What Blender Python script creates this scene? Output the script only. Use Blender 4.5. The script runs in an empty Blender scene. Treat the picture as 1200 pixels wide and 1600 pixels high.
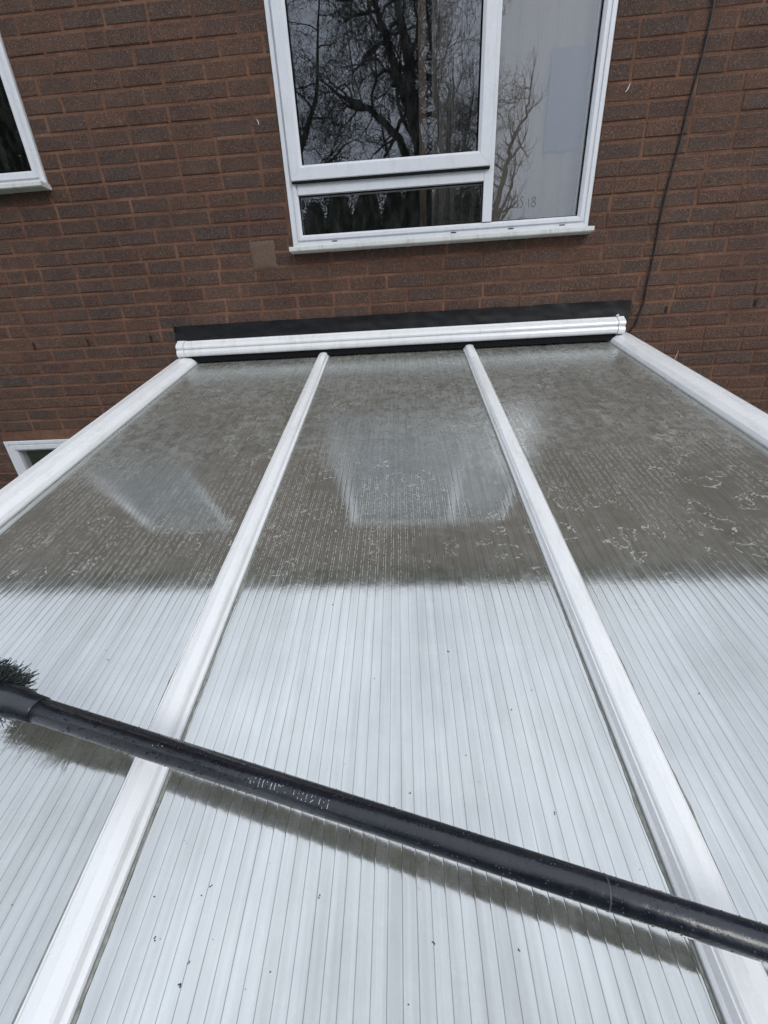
import bpy, bmesh, math, random
from mathutils import Vector, Matrix, noise
from math import sin, cos, pi, radians, atan2, sqrt
S = bpy.context.scene
H = 2.95                      # height of the camera above the garden
WY = 2.62                     # outer face of the brick wall

# ---------------------------------------------------------------- camera
pit, rol, yaw = radians(23.518), radians(-3.075), radians(-3.595)
fw = Vector((sin(yaw)*cos(pit), cos(yaw)*cos(pit), -sin(pit)))
r0 = Vector((cos(yaw), -sin(yaw), 0)); u0 = r0.cross(fw)
rt = r0*cos(rol)+u0*sin(rol); up = -r0*sin(rol)+u0*cos(rol)
cam = bpy.data.objects.new('camera', bpy.data.cameras.new('camera'))
S.collection.objects.link(cam)
m = Matrix((rt, up, -fw)).transposed().to_4x4(); m.translation = Vector((0, 0, H)); cam.matrix_world = m
cam.data.sensor_fit = 'VERTICAL'; cam.data.sensor_height = 36; cam.data.lens = 36*590/1600
cam.data.clip_start = .02; cam.data.clip_end = 600
S.camera = cam

# ---------------------------------------------------------------- sky, sun, exposure (overcast)
W = bpy.data.worlds.new("World"); S.world = W; W.use_nodes = True
wn = W.node_tree.nodes; wl = W.node_tree.links
bg = wn['Background']; sky = wn.new('ShaderNodeTexSky'); sky.sky_type = 'NISHITA'; sky.sun_disc = False
SUN_EL, SUN_AZ = radians(40), radians(148)
sky.sun_elevation = SUN_EL; sky.sun_rotation = SUN_AZ; sky.air_density = 1.6; sky.dust_density = 4.0
hs = wn.new('ShaderNodeHueSaturation'); hs.inputs['Saturation'].default_value = .27
wl.new(sky.outputs[0], hs.inputs['Color'])
# closed cloud deck: brighter overhead than at the horizon, slightly uneven
tc = wn.new('ShaderNodeTexCoord'); sep = wn.new('ShaderNodeSeparateXYZ'); wl.new(tc.outputs['Generated'], sep.inputs[0])
cr = wn.new('ShaderNodeValToRGB'); wl.new(sep.outputs[2], cr.inputs[0])
cr.color_ramp.elements[0].position = 0; cr.color_ramp.elements[0].color = (.54, .59, .70, 1)
cr.color_ramp.elements[1].position = .9; cr.color_ramp.elements[1].color = (.78, .83, .90, 1)
cn = wn.new('ShaderNodeTexNoise'); cn.inputs['Scale'].default_value = 2.2; cn.inputs['Detail'].default_value = 5; wl.new(tc.outputs['Generated'], cn.inputs['Vector'])
cr2 = wn.new('ShaderNodeValToRGB'); wl.new(cn.outputs['Fac'], cr2.inputs[0])
cr2.color_ramp.elements[0].position = .3; cr2.color_ramp.elements[0].color = (.8, .8, .82, 1)
cr2.color_ramp.elements[1].position = .7; cr2.color_ramp.elements[1].color = (1.15, 1.15, 1.14, 1)
mu = wn.new('ShaderNodeMix'); mu.data_type = 'RGBA'; mu.blend_type = 'MULTIPLY'; mu.inputs[0].default_value = 1
wl.new(cr.outputs[0], mu.inputs[6]); wl.new(cr2.outputs[0], mu.inputs[7])
sc_ = wn.new('ShaderNodeVectorMath'); sc_.operation = 'SCALE'; sc_.inputs['Scale'].default_value = 11.0; wl.new(mu.outputs[2], sc_.inputs[0])
mw_ = wn.new('ShaderNodeMix'); mw_.data_type = 'RGBA'; mw_.inputs[0].default_value = .88
wl.new(hs.outputs[0], mw_.inputs[6]); wl.new(sc_.outputs[0], mw_.inputs[7]); wl.new(mw_.outputs[2], bg.inputs['Color'])
bg.inputs['Strength'].default_value = .12
sl = bpy.data.lights.new('sun', 'SUN'); sl.energy = .8; sl.angle = radians(20); sl.color = (1, .97, .93)
so = bpy.data.objects.new('sun', sl); S.collection.objects.link(so)
sd = Vector((sin(SUN_AZ)*cos(SUN_EL), cos(SUN_AZ)*cos(SUN_EL), sin(SUN_EL)))
so.rotation_euler = sd.to_track_quat('Z', 'Y').to_euler(); so.location = (0, -6, 12)
S.view_settings.view_transform = 'Standard'; S.view_settings.look = 'None'
S.view_settings.exposure = 0.28; S.view_settings.gamma = 1
try:
    S.cycles.use_denoising = True; S.cycles.max_bounces = 8; S.cycles.transparent_max_bounces = 12
except Exception: pass

# ---------------------------------------------------------------- helpers
def link(o, parent=None):
    S.collection.objects.link(o)
    if parent: o.parent = parent
    return o
def obj(name, verts, faces, mat, parent=None, smooth=False):
    me = bpy.data.meshes.new(name); me.from_pydata([tuple(v) for v in verts], [], faces); me.update()
    bm = bmesh.new(); bm.from_mesh(me); bmesh.ops.recalc_face_normals(bm, faces=bm.faces); bm.to_mesh(me); bm.free()
    o = bpy.data.objects.new(name, me)
    if mat: me.materials.append(mat)
    if smooth: me.polygons.foreach_set('use_smooth', [True]*len(me.polygons))
    return link(o, parent)
def empty(name, loc=(0, 0, 0)):
    o = bpy.data.objects.new(name, None); o.empty_display_size = .1
    EMPT[name] = o; return link(o)
EMPT = {}
def tag(o, label=None, cat=None, group=None, kind=None):
    if label: o['label'] = label
    if cat: o['category'] = cat
    if group: o['group'] = group
    if kind: o['kind'] = kind
    return o
class MB:
    def __init__(s): s.v = []; s.f = []
    def box(s, x0, x1, y0, y1, z0, z1):
        n = len(s.v)
        s.v += [(x0,y0,z0),(x1,y0,z0),(x1,y1,z0),(x0,y1,z0),(x0,y0,z1),(x1,y0,z1),(x1,y1,z1),(x0,y1,z1)]
        s.f += [tuple(n+i for i in q) for q in ((0,3,2,1),(4,5,6,7),(0,1,5,4),(1,2,6,5),(2,3,7,6),(3,0,4,7))]
        return s
    def tube(s, pts, rads, n=6, caps=True):
        base = len(s.v); k = len(pts)
        a = None
        for i, p in enumerate(pts):
            p = Vector(p)
            d = (Vector(pts[min(i+1, k-1)])-Vector(pts[max(i-1, 0)]))
            if d.length < 1e-9: d = Vector((0,0,1))
            d.normalize()
            if a is None: a = d.orthogonal().normalized()
            a = (a-d*a.dot(d)); a = a.normalized() if a.length > 1e-6 else d.orthogonal().normalized()
            b = d.cross(a)
            for j in range(n):
                t = 2*pi*j/n; s.v.append(tuple(p+(a*cos(t)+b*sin(t))*rads[i]))
        for i in range(k-1):
            for j in range(n):
                j2 = (j+1) % n
                s.f.append((base+i*n+j, base+i*n+j2, base+(i+1)*n+j2, base+(i+1)*n+j))
        if caps:
            s.f.append(tuple(base+j for j in reversed(range(n)))); s.f.append(tuple(base+(k-1)*n+j for j in range(n)))
        return s
    def sweep(s, A, B, prof):
        """prof: closed list of points as Vector offsets, extruded from A to B (functions of index allowed)"""
        n = len(s.v); k = len(prof)
        for o in (A, B):
            for p in prof: s.v.append(tuple(o(p)))
        for j in range(k):
            j2 = (j+1) % k; s.f.append((n+j, n+j2, n+k+j2, n+k+j))
        s.f.append(tuple(n+j for j in reversed(range(k)))); s.f.append(tuple(n+k+j for j in range(k)))
        return s
    def build(s, name, mat, parent=None, smooth=False): return obj(name, s.v, s.f, mat, parent, smooth)

def mat(name):
    M = bpy.data.materials.new(name); M.use_nodes = True
    N = M.node_tree.nodes; L = M.node_tree.links
    return M, N, L, N['Principled BSDF']
def node(N, t, **kw):
    n = N.new(t)
    for k, v in kw.items():
        if k in n.inputs.keys(): n.inputs[k].default_value = v
        else: setattr(n, k, v)
    return n
def ramp(N, L, src, stops):
    r = N.new('ShaderNodeValToRGB'); cr = r.color_ramp
    while len(cr.elements) < len(stops): cr.elements.new(.5)
    for e, (p, c) in zip(cr.elements, stops):
        e.position = p; e.color = (c, c, c, 1) if isinstance(c, (int, float)) else (*c, 1)
    L.new(src, r.inputs[0]); return r.outputs[0]
def mth(N, L, op, a, b=None, c=None, clamp=False):
    n = N.new('ShaderNodeMath'); n.operation = op; n.use_clamp = clamp
    for i, x in enumerate((a, b, c)):
        if x is None: continue
        if isinstance(x, (int, float)): n.inputs[i].default_value = x
        else: L.new(x, n.inputs[i])
    return n.outputs[0]
def mixc(N, L, f, a, b, bt='MIX'):
    n = N.new('ShaderNodeMix'); n.data_type = 'RGBA'; n.blend_type = bt
    for s, x in ((n.inputs[0], f), (n.inputs[6], a), (n.inputs[7], b)):
        if isinstance(x, (int, float)): s.default_value = x
        elif isinstance(x, tuple): s.default_value = (*x, 1)
        else: L.new(x, s)
    return n.outputs[2]
def objco(N): return N.new('ShaderNodeTexCoord').outputs['Object']
def noi(N, L, co, scale, detail=3, rough=.5, sc=None):
    n = node(N, 'ShaderNodeTexNoise', Scale=scale, Detail=detail, Roughness=rough)
    if sc:
        mp = N.new('ShaderNodeMapping'); mp.inputs['Scale'].default_value = sc; L.new(co, mp.inputs[0]); co = mp.outputs[0]
    L.new(co, n.inputs['Vector']); return n.outputs['Fac']
def bump(N, L, h, dist, strength=1.0, prev=None):
    b = N.new('ShaderNodeBump'); b.inputs['Distance'].default_value = dist; b.inputs['Strength'].default_value = strength
    L.new(h, b.inputs['Height'])
    if prev: L.new(prev, b.inputs['Normal'])
    return b.outputs[0]

# ---------------------------------------------------------------- materials
def m_brick():
    M, N, L, P = mat('brick'); co = objco(N)
    at = node(N, 'ShaderNodeAttribute', attribute_name='tone'); tone = at.outputs['Fac']
    base = N.new('ShaderNodeValToRGB'); cr = base.color_ramp
    cols = [(0, (.064,.033,.025)), (.25, (.082,.046,.033)), (.5, (.062,.041,.034)), (.75, (.092,.047,.031)), (1, (.048,.036,.032))]
    while len(cr.elements) < 5: cr.elements.new(.5)
    for e, (p, c) in zip(cr.elements, cols): e.position = p; e.color = (*c, 1)
    L.new(tone, base.inputs[0])
    n1 = noi(N, L, co, 190, 5, .85); n2 = noi(N, L, co, 9, 4, .6)
    g = ramp(N, L, n1, [(.36, .25), (.5, .95), (.64, 2.5)])
    c = mixc(N, L, 1, base.outputs[0], g, 'MULTIPLY')
    c = mixc(N, L, mth(N, L, 'MULTIPLY', ramp(N, L, n2, [(.45, 0), (.7, 1)]), .35), c, (.15,.075,.05))
    ed = node(N, 'ShaderNodeAttribute', attribute_name='edge').outputs['Fac']
    sm = mth(N, L, 'ADD', ed, mth(N, L, 'MULTIPLY', mth(N, L, 'SUBTRACT', noi(N, L, co, 55, 5, .7), .5), 1.7))
    c = mixc(N, L, ramp(N, L, sm, [(.50, 0), (.95, .9)]), c, (.135,.068,.045))
    # pale grit
    vo = node(N, 'ShaderNodeTexVoronoi', Scale=210); L.new(co, vo.inputs['Vector'])
    sp = mth(N, L, 'MULTIPLY', mth(N, L, 'LESS_THAN', vo.outputs['Distance'], .22), mth(N, L, 'GREATER_THAN', noi(N, L, co, 60, 3, .7), .52))
    c = mixc(N, L, mth(N, L, 'MULTIPLY', sp, .8), c, (.42,.38,.34))
    # broad damp / weathering
    n3 = noi(N, L, co, .9, 3, .55)
    c = mixc(N, L, 1, c, ramp(N, L, n3, [(.3, (.80,.78,.78)), (.7, (1.22,1.2,1.16))]), 'MULTIPLY')
    L.new(c, P.inputs['Base Color']); P.inputs['Roughness'].default_value = .78
    P.inputs['Specular IOR Level'].default_value = .4
    L.new(bump(N, L, noi(N, L, co, 300, 4, .7), .004, 1, bump(N, L, noi(N, L, co, 60, 3), .004)), P.inputs['Normal'])
    return M
def m_mortar():
    M, N, L, P = mat('mortar'); co = objco(N)
    n = noi(N, L, co, 5, 7, .75); n2 = noi(N, L, co, 180, 4, .8)
    c = ramp(N, L, n, [(.32, (.08,.045,.033)), (.5, (.16,.078,.048)), (.7, (.26,.135,.085))])
    c = mixc(N, L, 1, c, ramp(N, L, n2, [(.3, .6), (.7, 1.35)]), 'MULTIPLY')
    L.new(c, P.inputs['Base Color']); P.inputs['Roughness'].default_value = .95
    L.new(bump(N, L, n2, .004), P.inputs['Normal']); return M
def m_pvc(name='white_pvc', col=(.80,.81,.82), rough=.22, grime=.35):
    M, N, L, P = mat(name); co = objco(N)
    n = noi(N, L, co, 6, 5, .65, (1, 1, 1)); n2 = noi(N, L, co, 120, 3, .7)
    d = mth(N, L, 'MULTIPLY', ramp(N, L, n, [(.35, 0), (.85, 1)]), grime*.5)
    c = mixc(N, L, d, col, (.50,.52,.50))
    c = mixc(N, L, mth(N, L, 'MULTIPLY', ramp(N, L, n2, [(.66, 0), (.74, 1)]), grime*.6), c, (.35,.36,.33))
    al = mth(N, L, 'MULTIPLY', ramp(N, L, noi(N, L, co, 9, 6, .75, (3.2, .5, .8)), [(.50, 0), (.72, 1)]), grime*.9)
    c = mixc(N, L, al, c, (.36,.38,.31))
    L.new(c, P.inputs['Base Color'])
    L.new(ramp(N, L, n, [(.3, rough*.7), (.7, rough*1.6)]), P.inputs['Roughness'])
    L.new(bump(N, L, noi(N, L, co, 160, 3, .6), .0006), P.inputs['Normal'])
    P.inputs['Coat Weight'].default_value = .4; P.inputs['Coat Roughness'].default_value = .12
    return M
def m_plain(name, col, rough=.6, ns=40, var=.3, bd=.001, metal=0):
    M, N, L, P = mat(name); co = objco(N); n = noi(N, L, co, ns, 4, .6)
    c = mixc(N, L, 1, col, ramp(N, L, n, [(.25, 1-var), (.75, 1+var)]), 'MULTIPLY')
    L.new(c, P.inputs['Base Color']); P.inputs['Roughness'].default_value = rough; P.inputs['Metallic'].default_value = metal
    L.new(bump(N, L, n, bd), P.inputs['Normal']); return M
def m_glass():
    M, N, L, P = mat('window_glass'); N.remove(P); out = N['Material Output']; co = objco(N)
    t = node(N, 'ShaderNodeBsdfTransparent'); t.inputs[0].default_value = (.90,.89,.88,1)
    g = node(N, 'ShaderNodeBsdfGlossy', Roughness=.0); g.inputs[0].default_value = (.86,.92,1.0,1)
    fr = node(N, 'ShaderNodeFresnel', IOR=1.52)
    nb = bump(N, L, noi(N, L, co, 2.2, 1), .0009); L.new(nb, g.inputs['Normal'])
    mx = N.new('ShaderNodeMixShader'); L.new(mth(N, L, 'MULTIPLY_ADD', fr.outputs[0], .04, .098), mx.inputs[0])
    L.new(t.outputs[0], mx.inputs[1]); L.new(g.outputs[0], mx.inputs[2])
    # faint dust and dried drips on the pane
    df = node(N, 'ShaderNodeBsdfDiffuse'); df.inputs[0].default_value = (.6,.62,.6,1)
    dr = mth(N, L, 'MULTIPLY', ramp(N, L, noi(N, L, co, 30, 5, .7, (1, 1, .35)), [(.45, .1), (.8, 1)]), .035)
    m2 = N.new('ShaderNodeMixShader'); L.new(dr, m2.inputs[0]); L.new(mx.outputs[0], m2.inputs[1]); L.new(df.outputs[0], m2.inputs[2])
    L.new(m2.outputs[0], out.inputs[0]); return M
RIB = .0205
def m_roof():
    """Silvery twin-wall polycarbonate: reflective skin over grey, flutes every 20 mm, wet with beads and water highlights painted pale."""
    M, N, L, P = mat('twinwall_polycarbonate'); N.remove(P); out = N['Material Output']; co = objco(N)
    sx = N.new('ShaderNodeSeparateXYZ'); L.new(co, sx.inputs[0]); X = sx.outputs[0]
    wob = mth(N, L, 'MULTIPLY', mth(N, L, 'SUBTRACT', noi(N, L, co, 3, 2), .5), .0012)
    u = mth(N, L, 'FRACT', mth(N, L, 'DIVIDE', mth(N, L, 'ADD', X, wob), RIB))   # 0..1 across one flute
    d = mth(N, L, 'ABSOLUTE', mth(N, L, 'SUBTRACT', u, .5))                       # 0.5 at a web
    web = ramp(N, L, d, [(.452, 0), (.49, 1)])
    pil = mth(N, L, 'POWER', mth(N, L, 'MULTIPLY', d, 2), 2.5)                    # quilting of the skin
    streak = noi(N, L, co, 1, 4, .65, (60, 2.2, 2.2)); blot = noi(N, L, co, 26, 5, .68); big = noi(N, L, co, 1.6, 3, .55)
    fine = noi(N, L, co, 150, 3, .7)
    col = mixc(N, L, ramp(N, L, streak, [(.35, 0), (.7, 1)]), (.150,.150,.124), (.225,.228,.205))
    col = mixc(N, L, 1, col, ramp(N, L, blot, [(.3, .87), (.7, 1.14)]), 'MULTIPLY')
    col = mixc(N, L, 1, col, ramp(N, L, fine, [(.3, .86), (.7, 1.14)]), 'MULTIPLY')
    col = mixc(N, L, 1, col, ramp(N, L, big, [(.3, (.90,.90,.88)), (.7, (1.1,1.1,1.1))]), 'MULTIPLY')
    col = mixc(N, L, mth(N, L, 'MULTIPLY', web, .8), col, (.045,.05,.055))
    # painted sky glints on water: broken lines beside the webs, ring-shaped bead edges
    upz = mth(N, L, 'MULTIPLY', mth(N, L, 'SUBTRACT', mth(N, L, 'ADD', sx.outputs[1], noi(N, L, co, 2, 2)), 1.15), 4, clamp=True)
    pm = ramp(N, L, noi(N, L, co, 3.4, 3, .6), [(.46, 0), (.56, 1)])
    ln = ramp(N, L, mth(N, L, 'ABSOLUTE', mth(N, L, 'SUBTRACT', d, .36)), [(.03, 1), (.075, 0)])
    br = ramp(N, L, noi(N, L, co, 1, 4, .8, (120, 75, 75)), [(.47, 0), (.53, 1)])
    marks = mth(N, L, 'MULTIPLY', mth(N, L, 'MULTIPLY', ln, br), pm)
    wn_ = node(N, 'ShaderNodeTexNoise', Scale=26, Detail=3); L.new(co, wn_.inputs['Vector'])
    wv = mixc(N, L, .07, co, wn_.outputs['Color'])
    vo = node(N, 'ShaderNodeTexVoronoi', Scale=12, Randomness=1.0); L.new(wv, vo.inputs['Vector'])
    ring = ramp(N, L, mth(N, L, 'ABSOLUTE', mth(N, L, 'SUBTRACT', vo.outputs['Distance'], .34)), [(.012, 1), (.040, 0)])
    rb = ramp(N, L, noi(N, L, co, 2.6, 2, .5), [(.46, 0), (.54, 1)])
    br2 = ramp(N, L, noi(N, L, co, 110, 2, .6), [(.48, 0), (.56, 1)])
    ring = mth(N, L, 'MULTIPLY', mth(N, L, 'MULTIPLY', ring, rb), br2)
    glint = mth(N, L, 'MAXIMUM', mth(N, L, 'MULTIPLY', marks, .85), mth(N, L, 'MULTIPLY', ring, .95), clamp=True)
    glint = mth(N, L, 'MULTIPLY', glint, upz)
    wob2 = noi(N, L, co, 1, 5, .7, (90, 5, 5))
    silt = mth(N, L, 'MULTIPLY', ramp(N, L, wob2, [(.54, 0), (.68, 1)]), ramp(N, L, noi(N, L, co, 2.1, 4, .6), [(.42, 0), (.68, .40)]))
    col = mixc(N, L, silt, col, (.105,.110,.090))
    pos = mth(N, L, 'MULTIPLY', ramp(N, L, blot, [(.52, 0), (.74, 1)]), .16)
    col = mixc(N, L, pos, col, (.34,.35,.34))
    col = mixc(N, L, mth(N, L, 'MULTIPLY', glint, .72), col, (.60,.60,.57))
    # normals
    hgt = mth(N, L, 'ADD', mth(N, L, 'MULTIPLY', pil, -.22), mth(N, L, 'ADD', mth(N, L, 'MULTIPLY', blot, .30), mth(N, L, 'MULTIPLY', web, -.25)))
    nb = bump(N, L, hgt, .0008, .35)
    df = node(N, 'ShaderNodeBsdfDiffuse', Roughness=.3); L.new(col, df.inputs[0]); L.new(nb, df.inputs['Normal'])
    RG = N.new('ShaderNodeMath'); RG.operation = 'MULTIPLY_ADD'; RG.inputs[2].default_value = 0
    L.new(mth(N, L, 'MULTIPLY_ADD', mth(N, L, 'MULTIPLY', mth(N, L, 'SUBTRACT', sx.outputs[1], 1.15), 3, clamp=True), 2.3, 1.0), RG.inputs[1])
    gl = node(N, 'ShaderNodeBsdfGlossy'); L.new(RG.outputs[0], gl.inputs['Roughness']); gl.inputs[0].default_value = (.93,.97,1,1)
    L.new(ramp(N, L, blot, [(.3, .05), (.7, .12)]), RG.inputs[0]); L.new(nb, gl.inputs['Normal'])
    fac = mth(N, L, 'SUBTRACT', mth(N, L, 'ADD', ramp(N, L, streak, [(.3, .42), (.7, .51)]), mth(N, L, 'MULTIPLY', mth(N, L, 'SUBTRACT', noi(N, L, co, 2.3, 4, .6), .5), .34)), mth(N, L, 'MULTIPLY', web, .24))
    fac = mth(N, L, 'SUBTRACT', fac, mth(N, L, 'MULTIPLY', glint, .2), clamp=True)
    mx = N.new('ShaderNodeMixShader'); L.new(fac, mx.inputs[0]); L.new(df.outputs[0], mx.inputs[1]); L.new(gl.outputs[0], mx.inputs[2])
    L.new(mx.outputs[0], out.inputs[0]); return M
BRICK, MORTAR = m_brick(), m_mortar()
PVC = m_pvc(); PVC2 = m_pvc('frame_pvc', (.72,.74,.79), .26, .25); SILLM = m_pvc('sill_pvc', (.70,.71,.68), .35, .8)
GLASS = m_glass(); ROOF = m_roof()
SEAL = m_plain('black_rubber_seal', (.007,.007,.008), .7)
for q_ in (SEAL,): q_.node_tree.nodes['Principled BSDF'].inputs['Specular IOR Level'].default_value = .15
FLASH = m_plain('bitumen_flashing', (.0045,.0045,.006), .55, 20, .5, .003)
FLASH.node_tree.nodes['Principled BSDF'].inputs['Specular IOR Level'].default_value = .3
SILT = m_plain('wet_silt', (.22,.23,.20), .6, 90, .5)
GREYSEAL = m_plain('grey_rubber_lip', (.16,.165,.17), .5)
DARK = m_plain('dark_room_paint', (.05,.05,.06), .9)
PATCHM = m_plain('sand_render_patch', (.125,.085,.062), .95, 60, .2, .002)
CABLE = m_plain('black_cable_sheath', (.012,.008,.008), .45)
BLIND = m_plain('grey_blind_fabric', (.185,.172,.15), .9, 200, .06)
BLUE = m_plain('blue_grey_fabric', (.085,.10,.15), .9, 200, .06)
BROWN = m_plain('brown_timber', (.09,.07,.05), .7)
GREYP = m_plain('grey_interior_panel', (.14,.14,.135), .9)
GRASS = m_plain('lawn', (.05,.075,.025), .95, 8, .45, .01)
PAVING = m_plain('paving', (.25,.24,.22), .9, 12, .3, .003)
BARK = m_plain('bark', (.028,.025,.026), .9, 30, .4, .004)
BARK2 = m_plain('olive_bark', (.055,.055,.045), .9, 30, .4, .004)
LEAF = m_plain('evergreen_leaf', (.035,.05,.028), .6, 5, .4)
WOOD = m_plain('fence_timber', (.16,.11,.07), .85, 12, .3, .002)
SLATE = m_plain('roof_tile', (.10,.07,.06), .85, 6, .3, .01)
GREYPVC = m_plain('brown_fascia', (.05,.045,.04), .5)
WMARK = m_plain('white_splash', (.6,.6,.58), .8)
SPECK = m_plain('dirt_grit', (.04,.045,.045), .9)
PRINT = m_plain('white_print', (.62,.66,.70), .6)
PENCIL = m_plain('finger_trace', (.10,.10,.10), .7)

VENT = m_plain('brown_vent', (.022,.013,.011), .9)

# ---------------------------------------------------------------- ground
g = MB().box(-250, 250, -250, 250, -.2, 0).build('ground', GRASS); tag(g, kind='structure')
g = MB().box(-4.5, 4.5, -2.5, WY-.02, .004, .04).build('patio', PAVING); tag(g, kind='structure')

# ---------------------------------------------------------------- house
house = empty('house'); tag(house, 'brown brick house wall with white framed windows behind the lean-to roof', 'house')
house.location = (0, WY, 0)
bpy.context.view_layer.update()
def reparent(o, root):
    o.parent = root; o.matrix_parent_inverse = root.matrix_world.inverted(); return o
# openings (x0,x1,z0,z1) in camera-relative height
OPEN = {'main': (-.613, 1.062, .545, 2.10), 'left': (-2.95, -1.965, .932, 2.10), 'low': (-2.92, -1.95, -1.55, -.49)}
EAVE = 3.36
X0, X1 = -7.4, 7.4
random.seed(5)
def brick_wall():
    V, F, T = [], [], []
    course = .075; z0 = 1.522; k0 = int((z0+H)/course)
    k = -k0
    nz = int((EAVE+H)/course)
    for r in range(nz+1):
        zc = z0 + (r-k0)*course
        if zc > EAVE: break
        off = (r % 2)*.1125 + random.uniform(-.012, .012) + .018
        x = X0+off-.225
        while x < X1:
            w = .225
            j = random.uniform(-.003, .003)
            a, b = x+.0062+j, x+w-.0062+random.uniform(-.0025, .0025)
            if random.random() < .035: b = a+.1
            zb, zt = zc+.0062, zc+course-.0062
            segs = [(max(a, X0), min(b, X1))]
            for (o0, o1, p0, p1) in OPEN.values():
                if zt > p0+.004 and zb < p1-.004:
                    ns = []
                    for s0, s1 in segs:
                        if s1 <= o0 or s0 >= o1: ns.append((s0, s1)); continue
                        if zb < p0 and zt > p0:     # bottom edge of the opening: trim in height
                            if s0 < o0: ns.append((s0, o0-.004))
                            if s1 > o1: ns.append((o1+.004, s1))
                            if p0-zb > .012: brick(V, F, T, max(s0, o0)+.0, min(s1, o1), zb, p0-.003)
                            continue
                        if s0 < o0: ns.append((s0, o0-.003))
                        if s1 > o1: ns.append((o1+.003, s1))
                    segs = ns
            for s0, s1 in segs:
                if s1-s0 > .012: brick(V, F, T, s0, s1, zb, zt)
            x = (b+.0062) if b-a < .15 else x+w
    me = bpy.data.meshes.new('brickwork'); me.from_pydata(V, [], F)
    me.materials.append(BRICK)
    at = me.attributes.new('tone', 'FLOAT', 'FACE'); at.data.foreach_set('value', T)
    ae = me.attributes.new('edge', 'FLOAT', 'POINT'); ae.data.foreach_set('value', EDGE)
    o = bpy.data.objects.new('brickwork', me); link(o); return o
EDGE = []
def brick(V, F, T, x0, x1, z0, z1):
    n = len(V); t = random.random()
    if t > .9: t = random.random()
    y = WY + random.uniform(-.0016, .0016)
    c = min(.0035, (x1-x0)*.2); c2 = min(.012, (x1-x0)*.35); jz = lambda: random.uniform(-.0013, .0013)
    tl = random.uniform(-.0012, .0012)
    back = WY+.02
    corners = [(x0, z0), (x1, z0), (x1, z1), (x0, z1)]
    ins = [(x0+c, z0+c), (x1-c, z0+c), (x1-c, z1-c), (x0+c, z1-c)]
    cj = [(a+jz(), b+jz()) for a, b in corners]; ij = [(a+jz(), b+jz()) for a, b in ins]
    V += [(a, y+tl*(1 if i in (0, 1) else -1), b+H) for i, (a, b) in enumerate(ij)]
    V += [(a, y+.0024, b+H) for a, b in cj]
    V += [(a, back, b+H) for a, b in cj]
    V += [(a, y+tl*(1 if i in (0, 1) else -1), b+H) for i, (a, b) in enumerate([(x0+c2, z0+c2), (x1-c2, z0+c2), (x1-c2, z1-c2), (x0+c2, z1-c2)])]
    EDGE.extend([.75]*4+[1]*8+[0]*4)
    F.append((n+12, n+13, n+14, n+15)); T.append(t)
    for i in range(4):
        k = (i+1) % 4; F.append((n+i, n+k, n+12+k, n+12+i)); T.append(t)
    for i in range(4):
        k = (i+1) % 4
        F.append((n+4+i, n+4+k, n+k, n+i)); T.append(t)
        F.append((n+8+i, n+8+k, n+4+k, n+4+i)); T.append(t)
bw = reparent(brick_wall(), house); bw.name = 'wall'; tag(bw, 'brown brick courses with orange mortar')
# mortar bed and wall core with the openings left free
xs = sorted({X0, X1, *[v for o in OPEN.values() for v in o[:2]]}); zs = sorted({-H, EAVE, *[v for o in OPEN.values() for v in o[2:]]})
# wobbly front sheet for the joints
mo = MB()
for i in range(len(xs)-1):
    for j in range(len(zs)-1):
        cx, cz = (xs[i]+xs[i+1])/2, (zs[j]+zs[j+1])/2
        if any(o[0] < cx < o[1] and o[2] < cz < o[3] for o in OPEN.values()): continue
        mo.box(xs[i], xs[i+1], WY+.0036, WY+.24, zs[j]+H, zs[j+1]+H)
reparent(mo.build('mortar', MORTAR), house)
# gables' ends, soffit, fascia, gutter and roof of the house
reparent(MB().box(X0-.1, X1+.1, WY-.045, WY+.1, EAVE+H+.002, EAVE+H+.02).build('soffit', GREYPVC), house)
reparent(MB().box(X0-.1, X1+.1, WY-.067, WY-.047, EAVE+H-.02, EAVE+H+.19).build('fascia', GREYPVC), house)
gt = MB(); pr = [(-.06*cos(t), -.06*sin(t)) for t in [pi*i/8 for i in range(9)]] + [(.054*cos(t)*-1*-1, -.054*sin(t)) for t in [pi*i/8 for i in range(9)]]
gt.sweep(lambda p: (X0-.1, WY-.13+p[0], EAVE+H+.12+p[1]), lambda p: (X1+.1, WY-.13+p[0], EAVE+H+.12+p[1]), pr)
reparent(gt.build('gutter', GREYPVC), house)
rf = MB()
for i in range(13):
    y0 = WY-.10+i*.3; z = EAVE+H+.20+i*.2
    rf.v += [(X0-.15, y0, z), (X1+.15, y0, z), (X1+.15, y0+.36, z+.24), (X0-.15, y0+.36, z+.24), (X0-.15, y0, z-.03), (X1+.15, y0, z-.03), (X1+.15, y0+.36, z+.21), (X0-.15, y0+.36, z+.21)]
    n = 8*i; rf.f += [(n,n+1,n+2,n+3), (n+4,n+7,n+6,n+5), (n,n+4,n+5,n+1), (n+1,n+5,n+6,n+2), (n+2,n+6,n+7,n+3), (n+3,n+7,n+4,n)]
reparent(rf.build('roof', SLATE), house)
# rest of the house body
reparent(MB().box(X0, X0+.24, WY+.245, WY+7, 0, EAVE+H).build('side_wall', BRICK), house)
reparent(MB().box(X1-.24, X1, WY+.245, WY+7, 0, EAVE+H).build('side_wall', BRICK), house)

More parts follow.
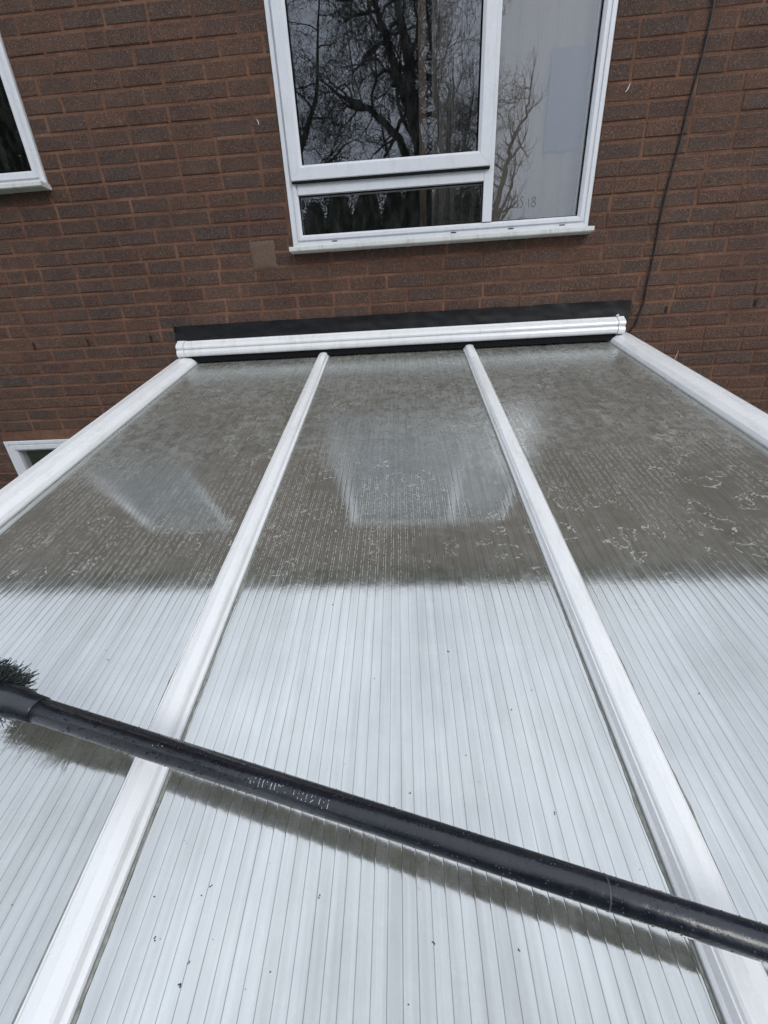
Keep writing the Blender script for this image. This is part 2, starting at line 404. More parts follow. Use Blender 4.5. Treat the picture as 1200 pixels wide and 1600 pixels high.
def ring(x0, x1, z0, z1, prof):
    """mitred frame: prof = closed list of (inset, y)"""
    mb = MB(); e = .0005
    C = [(x0, z0, 1, 1), (x1, z0, -1, 1), (x1, z1, -1, -1), (x0, z1, 1, -1)]
    for i in range(4):
        a, b = C[i], C[(i+1) % 4]
        dx, dz = (1, 0) if i == 0 else (0, 1) if i == 1 else (-1, 0) if i == 2 else (0, -1)
        A = lambda p, a=a, dx=dx, dz=dz: (a[0]+a[2]*p[0]+dx*e, p[1], a[1]+a[3]*p[0]+H+dz*e)
        B = lambda p, b=b, dx=dx, dz=dz: (b[0]+b[2]*p[0]-dx*e, p[1], b[1]+b[3]*p[0]+H-dz*e)
        mb.sweep(A, B, prof)
    return mb
def child(o, p):
    o.parent = p; return o
def frame_prof(w, yf, yb, bevel=.010, step=None):
    pr = [(0, yb), (0, yf+.003), (.003, yf)]
    if step: pr += [(step, yf), (step+.003, yf+.006), (step+.010, yf+.006), (step+.012, yf-.002)]
    pr += [(w-bevel, yf-(.002 if step else 0)), (w, yf+bevel*.9), (w, yb)]
    return pr
def pane(x0, x1, z0, z1, y): return MB().box(x0, x1, y, y+.006, z0+H, z1+H)

# --- main first-floor window
mw = reparent(ring(-.609, 1.058, .556, 2.096, frame_prof(.060, WY-.010, WY+.06, .012, .022)).build('window', PVC2), house)
tag(mw, 'large white three-light window above the lean-to')
child(MB().box(.474, .524, WY-.009, WY+.058, .617+H, 2.035+H).build('mullion', PVC2), mw)
child(MB().box(-.548, .473, WY-.008, WY+.057, .800+H, .850+H).build('transom', PVC2), mw)
child(ring(-.575, .502, 0.856, 2.07, frame_prof(.068, WY-.028, WY-.0105, .014)).build('sash', PVC2), mw)
gs = MB(); gs.box(-.572, .499, WY-.024, WY-.009, .847+H, .8555+H); child(gs.build('sash_seal', SEAL), mw)
child(pane(-.52, .447, .91, 2.01, WY+.008).build('pane', GLASS), mw)
child(pane(-.548, .473, .612, .802, WY+.018).build('pane', GLASS), mw)
child(pane(.525, .998, .612, 2.04, WY+.018).build('pane', GLASS), mw)
for x in (-.38, .30, .62, .90):
    child(MB().box(x, x+.03, WY-.0108, WY-.0085, .574+H, .579+H).build('drain_slot', SEAL), mw)
# black gaskets
def gasket(x0, x1, z0, z1, y): return ring(x0, x1, z0, z1, [(0, y+.004), (0, y-.002), (.005, y-.002), (.005, y+.004)])
child(gasket(-.507, .434, .924, 2.002, WY+.006).build('gasket', SEAL), mw)
child(gasket(-.549, .474, .616, .800, WY+.012).build('gasket', SEAL), mw)
child(gasket(.524, .998, .616, 2.036, WY+.012).build('gasket', SEAL), mw)
sl_ = MB(); pr = [(-.062, .528), (-.066, .532), (-.066, .547), (-.060, .552), (.06, .5555), (.06, .528)]
sl_.sweep(lambda p: (-.622, WY+p[0], p[1]+H), lambda p: (1.072, WY+p[0], p[1]+H), pr)
child(sl_.build('sill', SILLM), mw)
# black mould line where the sill meets the frame
sm = MB(); random.seed(9); x = -.3
while x < 1.05:
    w = random.uniform(.01, .12); sm.box(x, min(x+w, 1.055), WY-.0135, WY-.0095, .5545+H, .5585+H+random.uniform(0, .004)); x += w+random.uniform(.0, .05)
child(sm.build('sill_grime', SEAL), mw)
# blind, blue panel and interior behind it
bl = MB()
n = 40
for i in range(n):
    xx = .50+i*.53/n; yy = WY+.075+.004*sin(i*.9)
    if i: bl.box(xx-.53/n, xx, yy, yy+.003, .60+H, 2.05+H)
child(bl.build('blind', BLIND), mw)
child(MB().box(.80, .985, WY+.066, WY+.0695, .925+H, 1.325+H).build('blue_panel', BLUE), mw)
child(MB().box(.135, .175, WY+.16, WY+.20, .60+H, 2.05+H).build('curtain_edge', BROWN), mw)
cu = MB()
for i in range(24):
    xx = .205+i*.013; yy = WY+.17+.012*sin(i*1.3); cu.box(xx, xx+.0125, yy, yy+.004, .60+H, 2.05+H)
child(cu.build('curtain', GREYP), mw)
# finger-drawn letters on the misted pane (M S 18)
fs = MB()
def stroke(mb, pts, r, y):
    mb.tube([(x, y, z+H) for x, z in pts], [r]*len(pts), 5)
sy = WY+.0168
stroke(fs, [(.603,.676),(.606,.722),(.618,.735),(.630,.722),(.634,.690)], .0016, sy)
stroke(fs, [(.634,.690),(.642,.728),(.655,.742),(.668,.722),(.672,.676)], .0016, sy)
stroke(fs, [(.700,.722),(.690,.728),(.682,.714),(.694,.702),(.700,.690),(.690,.676),(.680,.680)], .0015, sy)
stroke(fs, [(.728,.716),(.732,.676)], .0014, sy)
e8 = lambda cx, cz, rx, rz: [(cx+rx*cos(t), cz+rz*sin(t)) for t in [2*pi*i/10 for i in range(11)]]
stroke(fs, e8(.756, .709, .009, .010), .0014, sy); stroke(fs, e8(.757, .687, .012, .011), .0014, sy)
child(fs.build('finger_writing', PENCIL), mw)

# --- left first-floor window
lw = reparent(ring(-2.946, -1.969, .936, 2.096, frame_prof(.066, WY-.012, WY+.06, .012, .020)).build('window', PVC2), house)
tag(lw, 'white window at the upper left edge of the wall')
child(pane(-2.90, -2.02, .99, 2.04, WY+.018).build('pane', GLASS), lw)
ls = MB(); ls.sweep(lambda p: (-2.96, WY+p[0], p[1]+H+.383), lambda p: (-1.955, WY+p[0], p[1]+H+.383), pr); child(ls.build('sill', SILLM), lw)
# --- ground floor window beside the lean-to
gw = reparent(ring(-2.916, -1.954, -1.546, -.494, frame_prof(.072, WY-.012, WY+.06, .012, .022)).build('window', PVC2), house)
tag(gw, 'white ground floor window left of the lean-to')
child(pane(-2.86, -2.00, -1.49, -.55, WY+.018).build('pane', GLASS), gw)
child(MB().box(-2.95, -1.93, WY-.06, WY+.05, -1.585+H, -1.552+H).build('sill', SILLM), gw)
# rooms behind the windows (open to the glass, closed at the back)
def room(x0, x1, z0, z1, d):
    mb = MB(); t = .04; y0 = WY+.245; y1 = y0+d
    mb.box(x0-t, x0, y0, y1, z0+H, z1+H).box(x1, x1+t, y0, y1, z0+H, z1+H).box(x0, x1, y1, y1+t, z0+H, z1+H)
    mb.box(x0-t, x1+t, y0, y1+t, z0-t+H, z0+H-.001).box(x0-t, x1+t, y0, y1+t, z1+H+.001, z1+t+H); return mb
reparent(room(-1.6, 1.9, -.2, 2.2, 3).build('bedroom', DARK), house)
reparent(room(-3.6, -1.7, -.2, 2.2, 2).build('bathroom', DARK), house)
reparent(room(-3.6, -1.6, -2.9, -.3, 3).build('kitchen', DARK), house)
# weep vents, patch, splashes
for x, z in ((-2.414,.121), (-2.038,.121), (-1.611,.123), (1.585,.123), (2.09,.13)):
    wv = MB().box(x-.007, x+.008, WY-.003, WY+.004, z-.016+H, z+.020+H)
    reparent(wv.build('weep_vent', VENT), house)
pv = []; pf = []; random.seed(3)
nx, nz_ = 12, 10
for j in range(nz_+1):
    for i in range(nx+1):
        edge = i in (0, nx) or j in (0, nz_)
        pv.append((-.868+.145*i/nx+(random.uniform(-.004,.004) if edge else 0), WY-(.0 if edge else .006)-random.uniform(0,.0008), .463+.140*j/nz_+H+(random.uniform(-.004,.004) if edge else 0)))
pf = [(j*(nx+1)+i, j*(nx+1)+i+1, (j+1)*(nx+1)+i+1, (j+1)*(nx+1)+i) for j in range(nz_) for i in range(nx)]
pt = reparent(obj('render_patch', pv, pf, PATCHM, None, True), house)
for q, w in (([(-.722, 1.131), (-.716, 1.118), (-.716, 1.108)], .003), ([(1.172, 1.140), (1.165, 1.120), (1.155, 1.108)], .003), ([(1.716, -.105), (1.708, -.14), (1.700, -.185)], .002)):
    ws = MB().tube([(x, WY-.003, z+H) for x, z in q], [w*.4, w, w*.5], 6)
    reparent(ws.build('white_splash', WMARK), house)

# cable down the wall
cp = [(1.47,1.98),(1.479,1.457),(1.488,1.396),(1.497,1.333),(1.489,1.216),(1.475,1.01),(1.457,.797),(1.443,.55),(1.446,.307),(1.442,.177),(1.434,.103),(1.417,.045),(1.398,.018),(1.384,.02)]
cb = MB(); pts = []
for i in range(len(cp)-1):
    for k in range(4):
        t = k/4; a, b = cp[i], cp[i+1]; pts.append(((a[0]+(b[0]-a[0])*t)+.0025*sin(len(pts)*.9), WY-.008, a[1]+(b[1]-a[1])*t+H))
cb.tube(pts, [.0048]*len(pts), 8)
co_ = cb.build('cable', CABLE, None, True); tag(co_, 'thin dark cable running down the brick wall right of the window', 'cable')
c2 = MB().tube([(1.372, WY-.008, .115+H), (1.361, WY-.012, .085+H), (1.358, WY-.01, .055+H), (1.368, WY-.008, .02+H), (1.380, WY-.008, -.03+H)], [.004]*5, 8)
c2.build('cable_tail', CABLE, co_, True)

# ---------------------------------------------------------------- lean-to conservatory roof
RP = radians(16.675); CP, SP = cos(RP), sin(RP)
def R(x, s, h): return (x, 2.56-s*CP-h*SP, -.035-s*SP+h*CP+H)
SMAX = 3.05
cons = empty('conservatory'); cons.location = (0, 1.1, .04); bpy.context.view_layer.update()
tag(cons, 'white framed lean-to with silvery ribbed polycarbonate roof against the brick wall', 'lean-to')
XL, X1b, X2b, XR = -1.37, -.487, .408, 1.325
def sheet(x0, x1, s0=-.04, s1=SMAX):
    mb = MB(); n = len(mb.v)
    mb.v = [R(x0, s0, 0), R(x1, s0, 0), R(x1, s1, 0), R(x0, s1, 0), R(x0, s0, -.025), R(x1, s0, -.025), R(x1, s1, -.025), R(x0, s1, -.025)]
    mb.f = [(0,1,2,3), (4,7,6,5), (0,4,5,1), (1,5,6,2), (2,6,7,3), (3,7,4,0)]; return mb
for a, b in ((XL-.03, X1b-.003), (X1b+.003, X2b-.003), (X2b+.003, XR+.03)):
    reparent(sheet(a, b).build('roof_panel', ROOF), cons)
def bar(xt, xb, prof, s0=-.035, s1=SMAX+.03):
    mb = MB(); mb.sweep(lambda p: R(xt+p[0], s0, p[1]), lambda p: R(xb+p[0], s1, p[1]), prof); return mb
capP = [(-.035,.001),(-.035,.007),(-.032,.0105),(-.029,.0095),(-.028,.015),(-.0255,.0205),(-.022,.0195),(-.0205,.024),(-.017,.0265),(.002,.030),(.021,.0265),(.0245,.0225),(.027,.012),(.030,.010),(.034,.008),(.035,.001)]
for xt, xb in ((-.488, -.466), (.417, .386)):
    b = reparent(bar(xt, xb, capP).build('glazing_bar', PVC), cons)
    child(bar(xt, xb, [(-.0368,.0005),(-.0368,.0015),(-.035,.0025),(-.035,.0005)]).build('rubber_lip', GREYSEAL), b)
    child(bar(xt, xb, [(.035,.0005),(.035,.0025),(.0368,.0015),(.0368,.0005)]).build('rubber_lip', GREYSEAL), b)
    ec = MB().sweep(lambda p: R(xb+p[0], SMAX+.031, p[1]), lambda p: R(xb+p[0], SMAX+.037, p[1]), [(p[0]*1.05, p[1]*1.05-.03 if p[1] < .002 else p[1]*1.05) for p in capP]); child(ec.build('end_cap', PVC), b)
gabP = [(-.064,-.06),(-.064,.030),(-.061,.034),(-.0585,.030),(-.057,.022),(-.054,.022),(-.052,.033),(-.047,.038),(-.015,.040),(.030,.034),(.052,.020),(.058,.008),(.058,.001),(-.02,.001),(-.02,-.06)]
for sgn, xt, xb in ((1, -1.367, -1.425), (-1, 1.314, 1.372)):
    b = reparent(bar(xt, xb, [(p[0]*sgn, p[1]) for p in gabP]).build('gable_bar', PVC), cons)
    # dark strip along the flashing groove
    dm = bar(xt, xb, [(-.0568*sgn,.0222),(-.0568*sgn,.0235),(-.0542*sgn,.0235),(-.0542*sgn,.0222)], .04, SMAX-.1)
    child(dm.build('groove_strip', SEAL), b)
# header (wall cap) with its two end pieces
hp = [(-.012,.098),(-.045,.0975),(-.052,.094),(-.056,.088),(-.060,.087),(-.072,.079),(-.082,.070),(-.0865,.060),(-.0865,.053),(-.081,.049),(-.081,.046),(-.089,.040),(-.0925,.030),(-.0925,.017),(-.089,.010),(-.080,.006),(-.012,.006)]
hd = MB().sweep(lambda p: (-1.366, WY+p[0], p[1]+H), lambda p: (1.281, WY+p[0], p[1]+H+.002), hp)
hdo = reparent(hd.build('header', PVC), cons)
for a, b in ((-1.413, -1.3685), (1.2835, 1.322)):
    big = [(p[0]*1.04-.001 if p[0] < -.02 else p[0], p[1]*1.02+(.0015 if p[1] > .05 else -.0015)) for p in hp]
    child(MB().sweep(lambda p: (a, WY+p[0], p[1]+H), lambda p: (b, WY+p[0], p[1]+H), big).build('end_cap', PVC), hdo)
child(MB().box(-1.36, 1.28, WY-.075, WY-.068, -.028+H, .0062+H).build('gap_strip', SEAL), hdo)  # dark strip filling the gap between header and sheets
child(MB().tube([(1.276, WY-.055, .104+H), (1.286, WY-.054, .108+H), (1.29, WY-.056, .102+H)], [.004,.006,.003], 6).build('silicone_blob', PVC), hdo)
# bitumen flashing on the wall above the header
fv = []; nx = 150; rows = 7; random.seed(11)
for i in range(nx+1):
    x = -1.442+2.818*i/nx
    top = .188+.006*noise.noise(Vector((x*6, 0, 3)))+.003*noise.noise(Vector((x*31, 2, 0)))-(.006 if i == nx else 0)
    for j in range(rows):
        t = j/(rows-1); z = top+(.088-top)*t
        y = WY-.006-.010*t*t-.005*noise.noise(Vector((x*14, z*30, 5)))-.004*abs(noise.noise(Vector((x*5, z*60, 9))))
        fv.append((x+.006*noise.noise(Vector((z*40, i, 0)))*(i in (0, nx)), y, z+H))
ff = [(i*rows+j, (i+1)*rows+j, (i+1)*rows+j+1, i*rows+j+1) for i in range(nx) for j in range(rows-1)]
reparent(obj('flashing', fv, ff, FLASH, None, True), cons)
# frame below: eaves beam, gutter, side frames, posts, low wall
yE = 2.56-SMAX*CP; zE = -.035-SMAX*SP+H
reparent(MB().box(-1.44, 1.40, yE+.03, yE+.10, zE-.13, zE-.026).build('eaves_beam', PVC), cons)
gt = MB(); gp = [(-.055*cos(t), -.055*sin(t)) for t in [pi*i/8 for i in range(9)]] + [(.05*cos(t), -.05*sin(t)) for t in [pi*i/8 for i in range(9)]]
gt.sweep(lambda p: (-1.46, yE-.03+p[0], zE-.035+p[1]), lambda p: (1.42, yE-.03+p[0], zE-.035+p[1]), gp)
reparent(gt.build('gutter', PVC), cons)
reparent(MB().box(-1.44, 1.40, yE+.03, yE+.14, .045, .65).build('dwarf_wall', BRICK), cons)
for x in (-1.43, 1.32):
    reparent(MB().box(x, x+.07, yE+.145, WY-.01, .045, .65).build('dwarf_wall', BRICK), cons)
for x in (-1.44, -.75, -.05, .65, 1.33):
    reparent(MB().box(x, x+.07, yE+.032, yE+.098, .652, zE-.131).build('post', PVC), cons)
for i in range(4):
    x = -1.37+i*.70
    reparent(MB().box(x+.002, x+.615, yE+.06, yE+.07, .652, zE-.131).build('front_pane', GLASS), cons)
for xs_, zo in ((-1.41, 0), (1.34, 0)):
    for k in range(4):
        y = WY-.06-k*.9
        if y > yE: 
            s = (2.56-y)/CP; zt = -.035-s*SP+H-.07
            reparent(MB().box(xs_-.02, xs_+.045, y-.07, y, .652, zt-.03).build('post', PVC), cons)
            y2 = max(y-.90, yE+.1)
            if y2 < y-.1:
                za = -.035-((2.56-y+.07)/CP)*SP+H-.10; zb_ = -.035-((2.56-y2)/CP)*SP+H-.10
                gm = MB(); gm.v = [(xs_, y-.072, .652), (xs_, y2+.002, .652), (xs_, y2+.002, zb_), (xs_, y-.072, za), (xs_+.01, y-.072, .652), (xs_+.01, y2+.002, .652), (xs_+.01, y2+.002, zb_), (xs_+.01, y-.072, za)]
                gm.f = [(0,1,2,3), (4,7,6,5), (0,4,5,1), (1,5,6,2), (2,6,7,3), (3,7,4,0)]
                reparent(gm.build('side_pane', GLASS), cons)
# silt trapped where the sheets meet the bars
random.seed(41)
for xt, xb in ((-.488-.0375, -.466-.0375), (-.488+.0375, -.466+.0375), (.417-.0375, .386-.0375), (.417+.0375, .386+.0375), (-1.303, -1.361), (1.250, 1.308)):
    sv = []; n_ = 240; side = 1 if xt in (-.488+.0375, .417+.0375, -1.303) else -1
    for i in range(n_+1):
        q = i/n_; s_ = .03+q*(SMAX-.06); w = .0022+.0045*max(0, noise.noise(Vector((s_*9, xt*7, 1))))+.0016*noise.noise(Vector((s_*60, xt, 4)))
        xc = xt+(xb-xt)*q; sv += [R(xc-side*.0005, s_, .0022), R(xc+side*max(w, .0006), s_, .0009)]
    sf = [(2*i, 2*i+1, 2*i+3, 2*i+2) for i in range(n_)]
    reparent(obj('silt_line', sv, sf, SILT), cons)
# grit on the sheets
sp = MB(); random.seed(21)
SP_ = [(-.385,2.394),(-.303,2.381),(-.362,2.434),(-.354,2.434),(-.306,2.454),(-.192,2.459),(-.28,2.431),(-.313,2.39),(-.31,2.472),(-.441,2.414),(.004,2.378),(.133,2.433),(.021,2.428),(.221,2.287),(.192,2.129),(.24,2.094),(.083,2.011),(.11,2.246),(-.014,2.48),(-.188,1.883),(-.183,1.101),(-.221,2.355),(-.141,2.388),(-.308,1.925),(.096,2.208),(-.075,2.069),(-.007,2.265),(-.119,2.224),(.324,2.35),(.6,1.9),(.8,1.6),(.55,2.1),(-.7,2.0)]
SP_ += [(random.uniform(-1.2, 1.2), random.uniform(.2, 2.5)) for _ in range(60)]
for k, (x, s) in enumerate(SP_):
    r = random.uniform(.0004, .0008) if k > 32 else random.uniform(.0005, .0012)
    for q in range(random.choice((1, 1, 2, 3))):
        a = random.uniform(0, pi); x2, s2 = x+random.uniform(-.002,.002), s+random.uniform(-.002,.002)
        sp.tube([R(x2-r*cos(a), s2-r*sin(a), .0008), R(x2, s2, .0014), R(x2+r*cos(a), s2+r*sin(a), .0006)], [r*.3, r*.8, r*.3], 5)
o = reparent(sp.build('dirt_grit', SPECK), cons); tag(o, kind='stuff')

# ---------------------------------------------------------------- pole held over the roof
A = Vector((-.5755, .4142, -.5368+H)); B = Vector((.2211, .2339, -.5908+H))
U = (B-A).normalized(); E1 = Vector((-.03725, -.43417, .90006)); E2 = Vector((-.2269, -.87349, -.43074)); PR = .0178
def PRA(u): return .0186-.0028*u
def m_pole():
    M, N, L, P = mat('wet_black_pole'); co = objco(N)
    n = noi(N, L, co, 60, 4, .65); n2 = noi(N, L, co, 7, 3)
    c = mixc(N, L, ramp(N, L, n2, [(.4, 0), (.7, 1)]), (.006,.008,.014), (.012,.016,.026))
    L.new(c, P.inputs['Base Color']); L.new(ramp(N, L, n, [(.35, .2), (.65, .38)]), P.inputs['Roughness'])
    P.inputs['Coat Weight'].default_value = .3; P.inputs['Coat Roughness'].default_value = .15
    L.new(bump(N, L, n, .0012), P.inputs['Normal']); return M
POLE = m_pole()
pole = empty('cleaning_pole'); pole.location = A-U*.10; bpy.context.view_layer.update()
tag(pole, 'wet black pole with a bristle head held across the ribbed roof', 'pole')
pb = MB(); pb.tube([A+U*t for t in (-.06, 1.9)], [PRA(-.06), PRA(1.9)], 40); pbo = reparent(pb.build('shaft', POLE, None), pole)
for f in pbo.data.polygons: f.use_smooth = len(f.vertices) == 4
jr = MB(); jr.tube([A+U*t for t in (.8150, .8154, .8164, .8168)], [PRA(.816)+d_ for d_ in (.0002, .0005, .0005, .0002)], 40)
reparent(jr.build('joint_ring', m_plain('grey_joint', (.05,.055,.065), .4), None, True), pole)
cl = MB(); cl.tube([A+U*t for t in (-.30, -.29, -.13, -.095, -.085, -.055, -.052)], [.020, .025, .0255, .025, .0217, .0207, .0190], 32)
clo = reparent(cl.build('brush_socket', POLE, None, True), pole)
br = MB(); random.seed(8)
for k in range(2200):
    t = random.uniform(-.34, -.150); ph = random.gauss(-2.6, .75)
    d = (E1*cos(ph)+E2*sin(ph)); st = A+U*t+d*.022; ln = random.uniform(.015, .042)
    tip = st+(d+U*random.uniform(-.1, .7)+E2*random.uniform(-.3, .3)).normalized()*ln
    md = (st+tip)/2+Vector([random.uniform(-.006, .006) for _ in range(3)])
    br.tube([st, md, tip], [.0013, .0011, .0006], 3, False)
o = reparent(br.build('bristles', m_plain('bristle_fibre', (.035,.045,.045), .6), None), pole); tag(o, kind='stuff')
def cylp(u, ph, dr=.0): return A+U*u+(E1*cos(ph)+E2*sin(ph))*(PRA(u)+dr)
ST = [(0.3588,0.135,0.3594,0.348),(0.364,0.118,0.3655,0.401),(0.365,-0.157,0.3651,-0.041),(0.3718,-0.183,0.3719,0.414),(0.3777,-0.168,0.3781,0.357),(0.3831,-0.148,0.3835,-0.036),(0.3904,-0.122,0.3902,0.336),(0.3956,-0.159,0.3962,0.288),(0.4007,-0.165,0.4015,-0.003),(0.4034,-0.113,0.4048,-0.044),(0.4247,-0.094,0.4249,0.208),(0.4317,-0.184,0.4321,0.118),(0.4315,0.235,0.4317,0.39),(0.4378,-0.147,0.4373,-0.001),(0.4372,0.246,0.4376,0.381),(0.4435,-0.135,0.4433,0.391),(0.451,-0.174,0.4502,0.029),(0.455,-0.197,0.4553,-0.073),(0.4523,0.084,0.4498,0.361),(0.4516,0.228,0.454,0.09),(0.4627,-0.101,0.4623,0.31),(0.4673,0.272,0.4677,0.491),(0.4685,-0.065,0.4683,0.099),(0.4745,-0.195,0.4746,-0.087),(0.4748,0.044,0.4748,0.395),(0.3522,0.352,0.3528,0.374),(0.355,0.055,0.3563,0.108),(0.4065,-0.18,0.4075,-0.146),(0.4011,0.312,0.402,0.341),(0.4117,0.178,0.4133,0.197),(.19,-.1,.1905,.05),(.197,-.25,.198,-.18),(.204,-.25,.206,-.2)]
random.seed(2)
for lo, hi in ((.1, .3), (.35, .42), (.42, .5)):
    pm_ = MB()
    for a, b, c, d in ST:
        if not lo <= a < hi: continue
        nseg = max(2, int(abs(d-b)/.09)+1)
        for k in range(nseg):
            if random.random() < .15: continue
            t0, t1 = k/nseg, (k+random.uniform(.55, .95))/nseg
            q = [cylp(a+(c-a)*t, b+(d-b)*t, .0001) for t in (t0, (t0+t1)/2, t1)]
            pm_.tube(q, [.0003, .0006, .0003], 5)
    tag(reparent(pm_.build('printed_word', PRINT), pole), kind='stuff')
dm = MB(); random.seed(31)
for k in range(900):
    u = random.uniform(0, 1.0); ph = random.uniform(-1.6, 1.5); r = random.choice((.0004, .0006, .0008, .0012))
    p = cylp(u, ph, -.0002); nrm = (E1*cos(ph)+E2*sin(ph))
    dm.tube([p-nrm*.0003, p+nrm*r*.35, p+nrm*r*.7], [r, r*.85, r*.3], 6)
def m_water():
    M, N, L, P = mat('water_bead'); P.inputs['Base Color'].default_value = (.03,.035,.045,1); P.inputs['Roughness'].default_value = .04; return M
o = reparent(dm.build('water_beads', m_water(), None, True), pole); tag(o, kind='stuff')

# ---------------------------------------------------------------- garden behind the camera (seen mirrored in the panes)
def grow(mb, p, d, r, ln, depth, rnd, curl, mbt, up_=.12, nseg=5):
    pts = [p.copy()]; rad = [r]; kids = []
    for i in range(nseg):
        d = (d+Vector((rnd.gauss(0, curl), rnd.gauss(0, curl), rnd.gauss(0, curl)+up_*.3))).normalized()
        p = p+d*ln/nseg; pts.append(p.copy()); rad.append(r*(1-.55*(i+1)/nseg))
        if i >= 1: kids.append((p.copy(), d.copy(), rad[-1]))
    (mb if r > .03 else mbt).tube(pts, rad, 7 if r > .05 else (5 if r > .015 else 3), False)
    if depth <= 0: return
    for (q, dd, rr) in kids:
        for _ in range(2 if rnd.random() < .36 else 1):
            ax = Vector((rnd.gauss(0, 1), rnd.gauss(0, 1), rnd.gauss(0, 1))).normalized()
            nd = (dd*.75+ax*.85+Vector((0, 0, up_))).normalized()
            grow(mb, q, nd, max(rr*.62, .0045), ln*rnd.uniform(.52, .72), depth-1, rnd, curl*1.12, mbt, up_, nseg)
def tree(label, stems, seed, depth, curl, bark, group=None, up_=.12, rscale=1., twig=.55):
    rnd = random.Random(seed); tr = MB(); tw = MB()
    base = Vector(stems[0][0])
    for stem in stems:
        pts = [Vector(q) for q in stem]; r0_ = stem_r[id(stem)] if id(stem) in stem_r else .16
        fine = []; rad = []
        for i in range(len(pts)-1):
            for k in range(6):
                t = k/6; q = pts[i].lerp(pts[i+1], t)+Vector((rnd.gauss(0,.02), rnd.gauss(0,.02), 0)); fine.append(q)
        fine.append(pts[-1]); n = len(fine)
        rad = [r0_*rscale*(1-.88*i/(n-1)) for i in range(n)]
        tr.tube(fine, rad, 10, False)
        for i in range(int(n*.28), n-1):
            if rnd.random() < .75:
                d = (fine[i+1]-fine[i]).normalized(); ax = Vector((rnd.gauss(0,1), rnd.gauss(0,1), rnd.gauss(.1,.5))).normalized()
                grow(tr, fine[i], (d*.35+ax).normalized(), max(rad[i]*.5, .012), rnd.uniform(.9, 2.1)*(1.15-.5*i/n)*twig*2, depth, rnd, curl, tw, up_)
    root = empty('bare_tree'); root.location = base; bpy.context.view_layer.update()
    tag(root, label, 'tree', group)
    reparent(tr.build('trunk', bark, None, True), root); reparent(tw.build('crown', bark), root)
    return root
stem_r = {}
def st(pts, r):
    l = list(pts); stem_r[id(l)] = r; KEEP.append(l); return l
KEEP = []
T = -8
tree('dark twisted bare tree mirrored in the middle of the large window', [
    st([(1.15, T, 0), (1.0, T, 3.6), (.81, T, 4.4+H), (.42, T, 5.65+H), (-.1, T, 6.9+H), (-.6, T+.2, 7.9+H), (-1.1, T, 9.6+H)], .21),
    st([(.9, T, 6.4), (.45, T+.2, 5.9+H), (.30, T+.3, 6.8+H), (.10, T, 7.9+H), (.25, T, 9.6+H)], .15),
    st([(.85, T, 6.6), (.1, T-.3, 5.2+H), (-.65, T, 5.75+H), (-1.2, T, 5.9+H), (-1.9, T, 6.4+H)], .13),
    st([(.95, T, 6.1), (1.4, T, 4.6+H), (1.55, T, 5.4+H), (1.5, T, 6.6+H)], .09)], 7, 3, .34, BARK, up_=.05)
T = -15
tree('slender bare tree mirrored at the left of the large window', [
    st([(-5.2, T, 0), (-4.6, T, 5.5+H), (-4.05, T, 7.5+H), (-3.1, T, 9.2+H), (-2.6, T, 12+H)], .22),
    st([(-4.3, T, 9.5), (-4.6, T, 8.6+H), (-4.4, T, 11+H)], .12),
    st([(-6.6, T-1, 0), (-6.3, T-1, 6+H), (-5.8, T-1, 11+H)], .2)], 12, 3, .25, BARK, up_=.1, twig=.7)
T = -14
tree('pale olive bare tree mirrored beside the window mullion', [
    st([(2.2, T, 0), (2.15, T, 4.5+H), (2.0, T, 6.5+H), (1.5, T, 9.1+H), (1.1, T, 11.5+H)], .2),
    st([(2.1, T, 8.2), (2.7, T, 7+H), (3.0, T, 8.6+H)], .1)], 15, 3, .2, BARK2, up_=.2, twig=.62)
T = -7
tree('small upright bare tree mirrored at the foot of the right pane', [
    st([(2.3, T, 0), (2.35, T, 1.8+H), (2.50, T, 2.9+H), (2.75, T, 3.9+H), (2.87, T, 4.5+H), (3.15, T, 5.0+H), (3.22, T, 5.5+H)], .10),
    st([(2.5, T, 5.6), (2.95, T, 3.6+H), (3.05, T, 4.6+H)], .045)], 22, 1, .14, BARK2, up_=.6, twig=.22)
T = -12
tree('bare tree far to the left beyond the garden fence', [
    st([(-9.5, T, 0), (-9.3, T, 5+H), (-9.0, T, 9+H)], .2), st([(-9.4, T, 5), (-10.4, T, 5+H), (-10.8, T, 8+H)], .12)], 33, 3, .25, BARK, up_=.1, twig=.7)
# evergreen hedge of leaves
rnd = random.Random(77); hv = []; hf = []; sk = MB()
for cx in [(-9.5+i*.85) for i in range(17)]:
    hgt_ = 4.6+.9*noise.noise(Vector((cx*.5, 1, 0)))+(3.4 if -4.2 < cx < 2.6 else -.2)
    sk.tube([(cx, -10, 0), (cx+.1, -10, hgt_*.5), (cx, -10, hgt_*.92)], [.07, .05, .015], 6, False)
    for k in range(int(1500*hgt_**.75)):
        t = rnd.random()**.8; z = .2+t*hgt_; w = (.8-.35*t)*(1+.5*noise.noise(Vector((cx, z*1.2, k*.01))))
        a = rnd.uniform(0, 2*pi); rr = w*rnd.uniform(.45, 1.15); p = Vector((cx+rr*cos(a)*1.05, -10+rr*sin(a), z+rnd.uniform(-.1,.1)))
        e1 = Vector((rnd.gauss(0,1), rnd.gauss(0,1), rnd.gauss(0,1))).normalized(); e2 = e1.orthogonal().normalized(); s_ = rnd.uniform(.02, .05)
        n = len(hv); hv += [p-e1*s_, p+e2*s_*.5, p+e1*s_, p-e2*s_*.5]; hf.append((n, n+1, n+2, n+3))
core = MB()
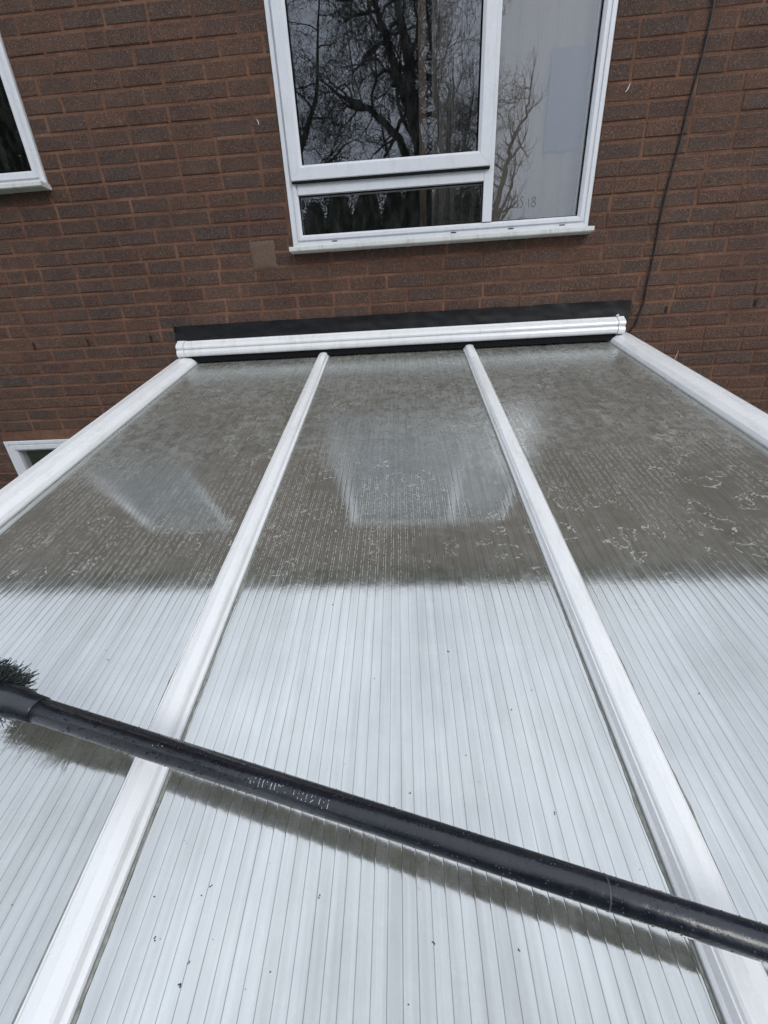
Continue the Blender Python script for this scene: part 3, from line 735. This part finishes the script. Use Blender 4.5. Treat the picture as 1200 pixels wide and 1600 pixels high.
for cx in [(-9.5+i*.85) for i in range(17)]:
    hh = 4.6+.9*noise.noise(Vector((cx*.5, 1, 0)))+(3.4 if -4.2 < cx < 2.6 else -.2)
    zz = [.1, hh*.2, hh*.4, hh*.7, hh*.85, hh*.95]
    core.tube([(cx+rnd.uniform(-.1,.1), -10, z) for z in zz], [.45, .6, .6, .56, .5, .2], 9)
hr = empty('evergreen_hedge'); hr.location = (0, -10, 0); bpy.context.view_layer.update(); tag(hr, 'tall dark evergreen hedge along the end of the garden', 'hedge')
reparent(obj('foliage', hv, hf, LEAF), hr); reparent(sk.build('stems', BARK), hr); tag(reparent(core.build('inner_growth', LEAF, None, True), hr), kind='stuff')
# garden fence
fn = empty('garden_fence'); fn.location = (0, -8.9, 0); bpy.context.view_layer.update(); tag(fn, 'low timber garden fence in front of the hedge', 'fence')
for i in range(9):
    x = -9+i*2.2
    reparent(MB().box(x, x+.09, -8.95, -8.86, 0, 1.85).build('post', WOOD), fn)
    if i < 8:
        p_ = MB()
        for k in range(14): p_.box(x+.095+k*.15, x+.235+k*.15, -8.90-.008*(k % 2), -8.88-.008*(k % 2), .08, 1.75)
        reparent(p_.build('board_panel', WOOD), fn)

# dark conifer to the left, mirrored in the left window
rnd = random.Random(5); cv = []; cf = []
for k in range(16000):
    t = rnd.random()**.7; z = .8+t*13.5; w = 2.9*(1-t)**.8*(1+.35*noise.noise(Vector((k*.013, z*.8, 2))))+.15
    a = rnd.uniform(0, 2*pi); rr = w*rnd.uniform(.35, 1.1); p = Vector((-13.2+rr*cos(a), -12+rr*sin(a), z-.25*rr))
    e1 = Vector((cos(a)+rnd.gauss(0,.4), sin(a)+rnd.gauss(0,.4), rnd.gauss(-.3,.4))).normalized(); e2 = e1.orthogonal().normalized(); s_ = rnd.uniform(.08, .2)
    n = len(cv); cv += [p-e1*s_, p+e2*s_*.35, p+e1*s_, p-e2*s_*.35]; cf.append((n, n+1, n+2, n+3))
ct = empty('conifer_tree'); ct.location = (-13.2, -12, 0); bpy.context.view_layer.update(); tag(ct, 'tall dark conifer beyond the garden at the far left', 'tree')
reparent(obj('crown', cv, cf, LEAF), ct); reparent(MB().tube([(-13.2, -12, 0), (-13.1, -12, 7), (-13.2, -12, 14)], [.24, .15, .03], 8).build('trunk', BARK, None, True), ct)
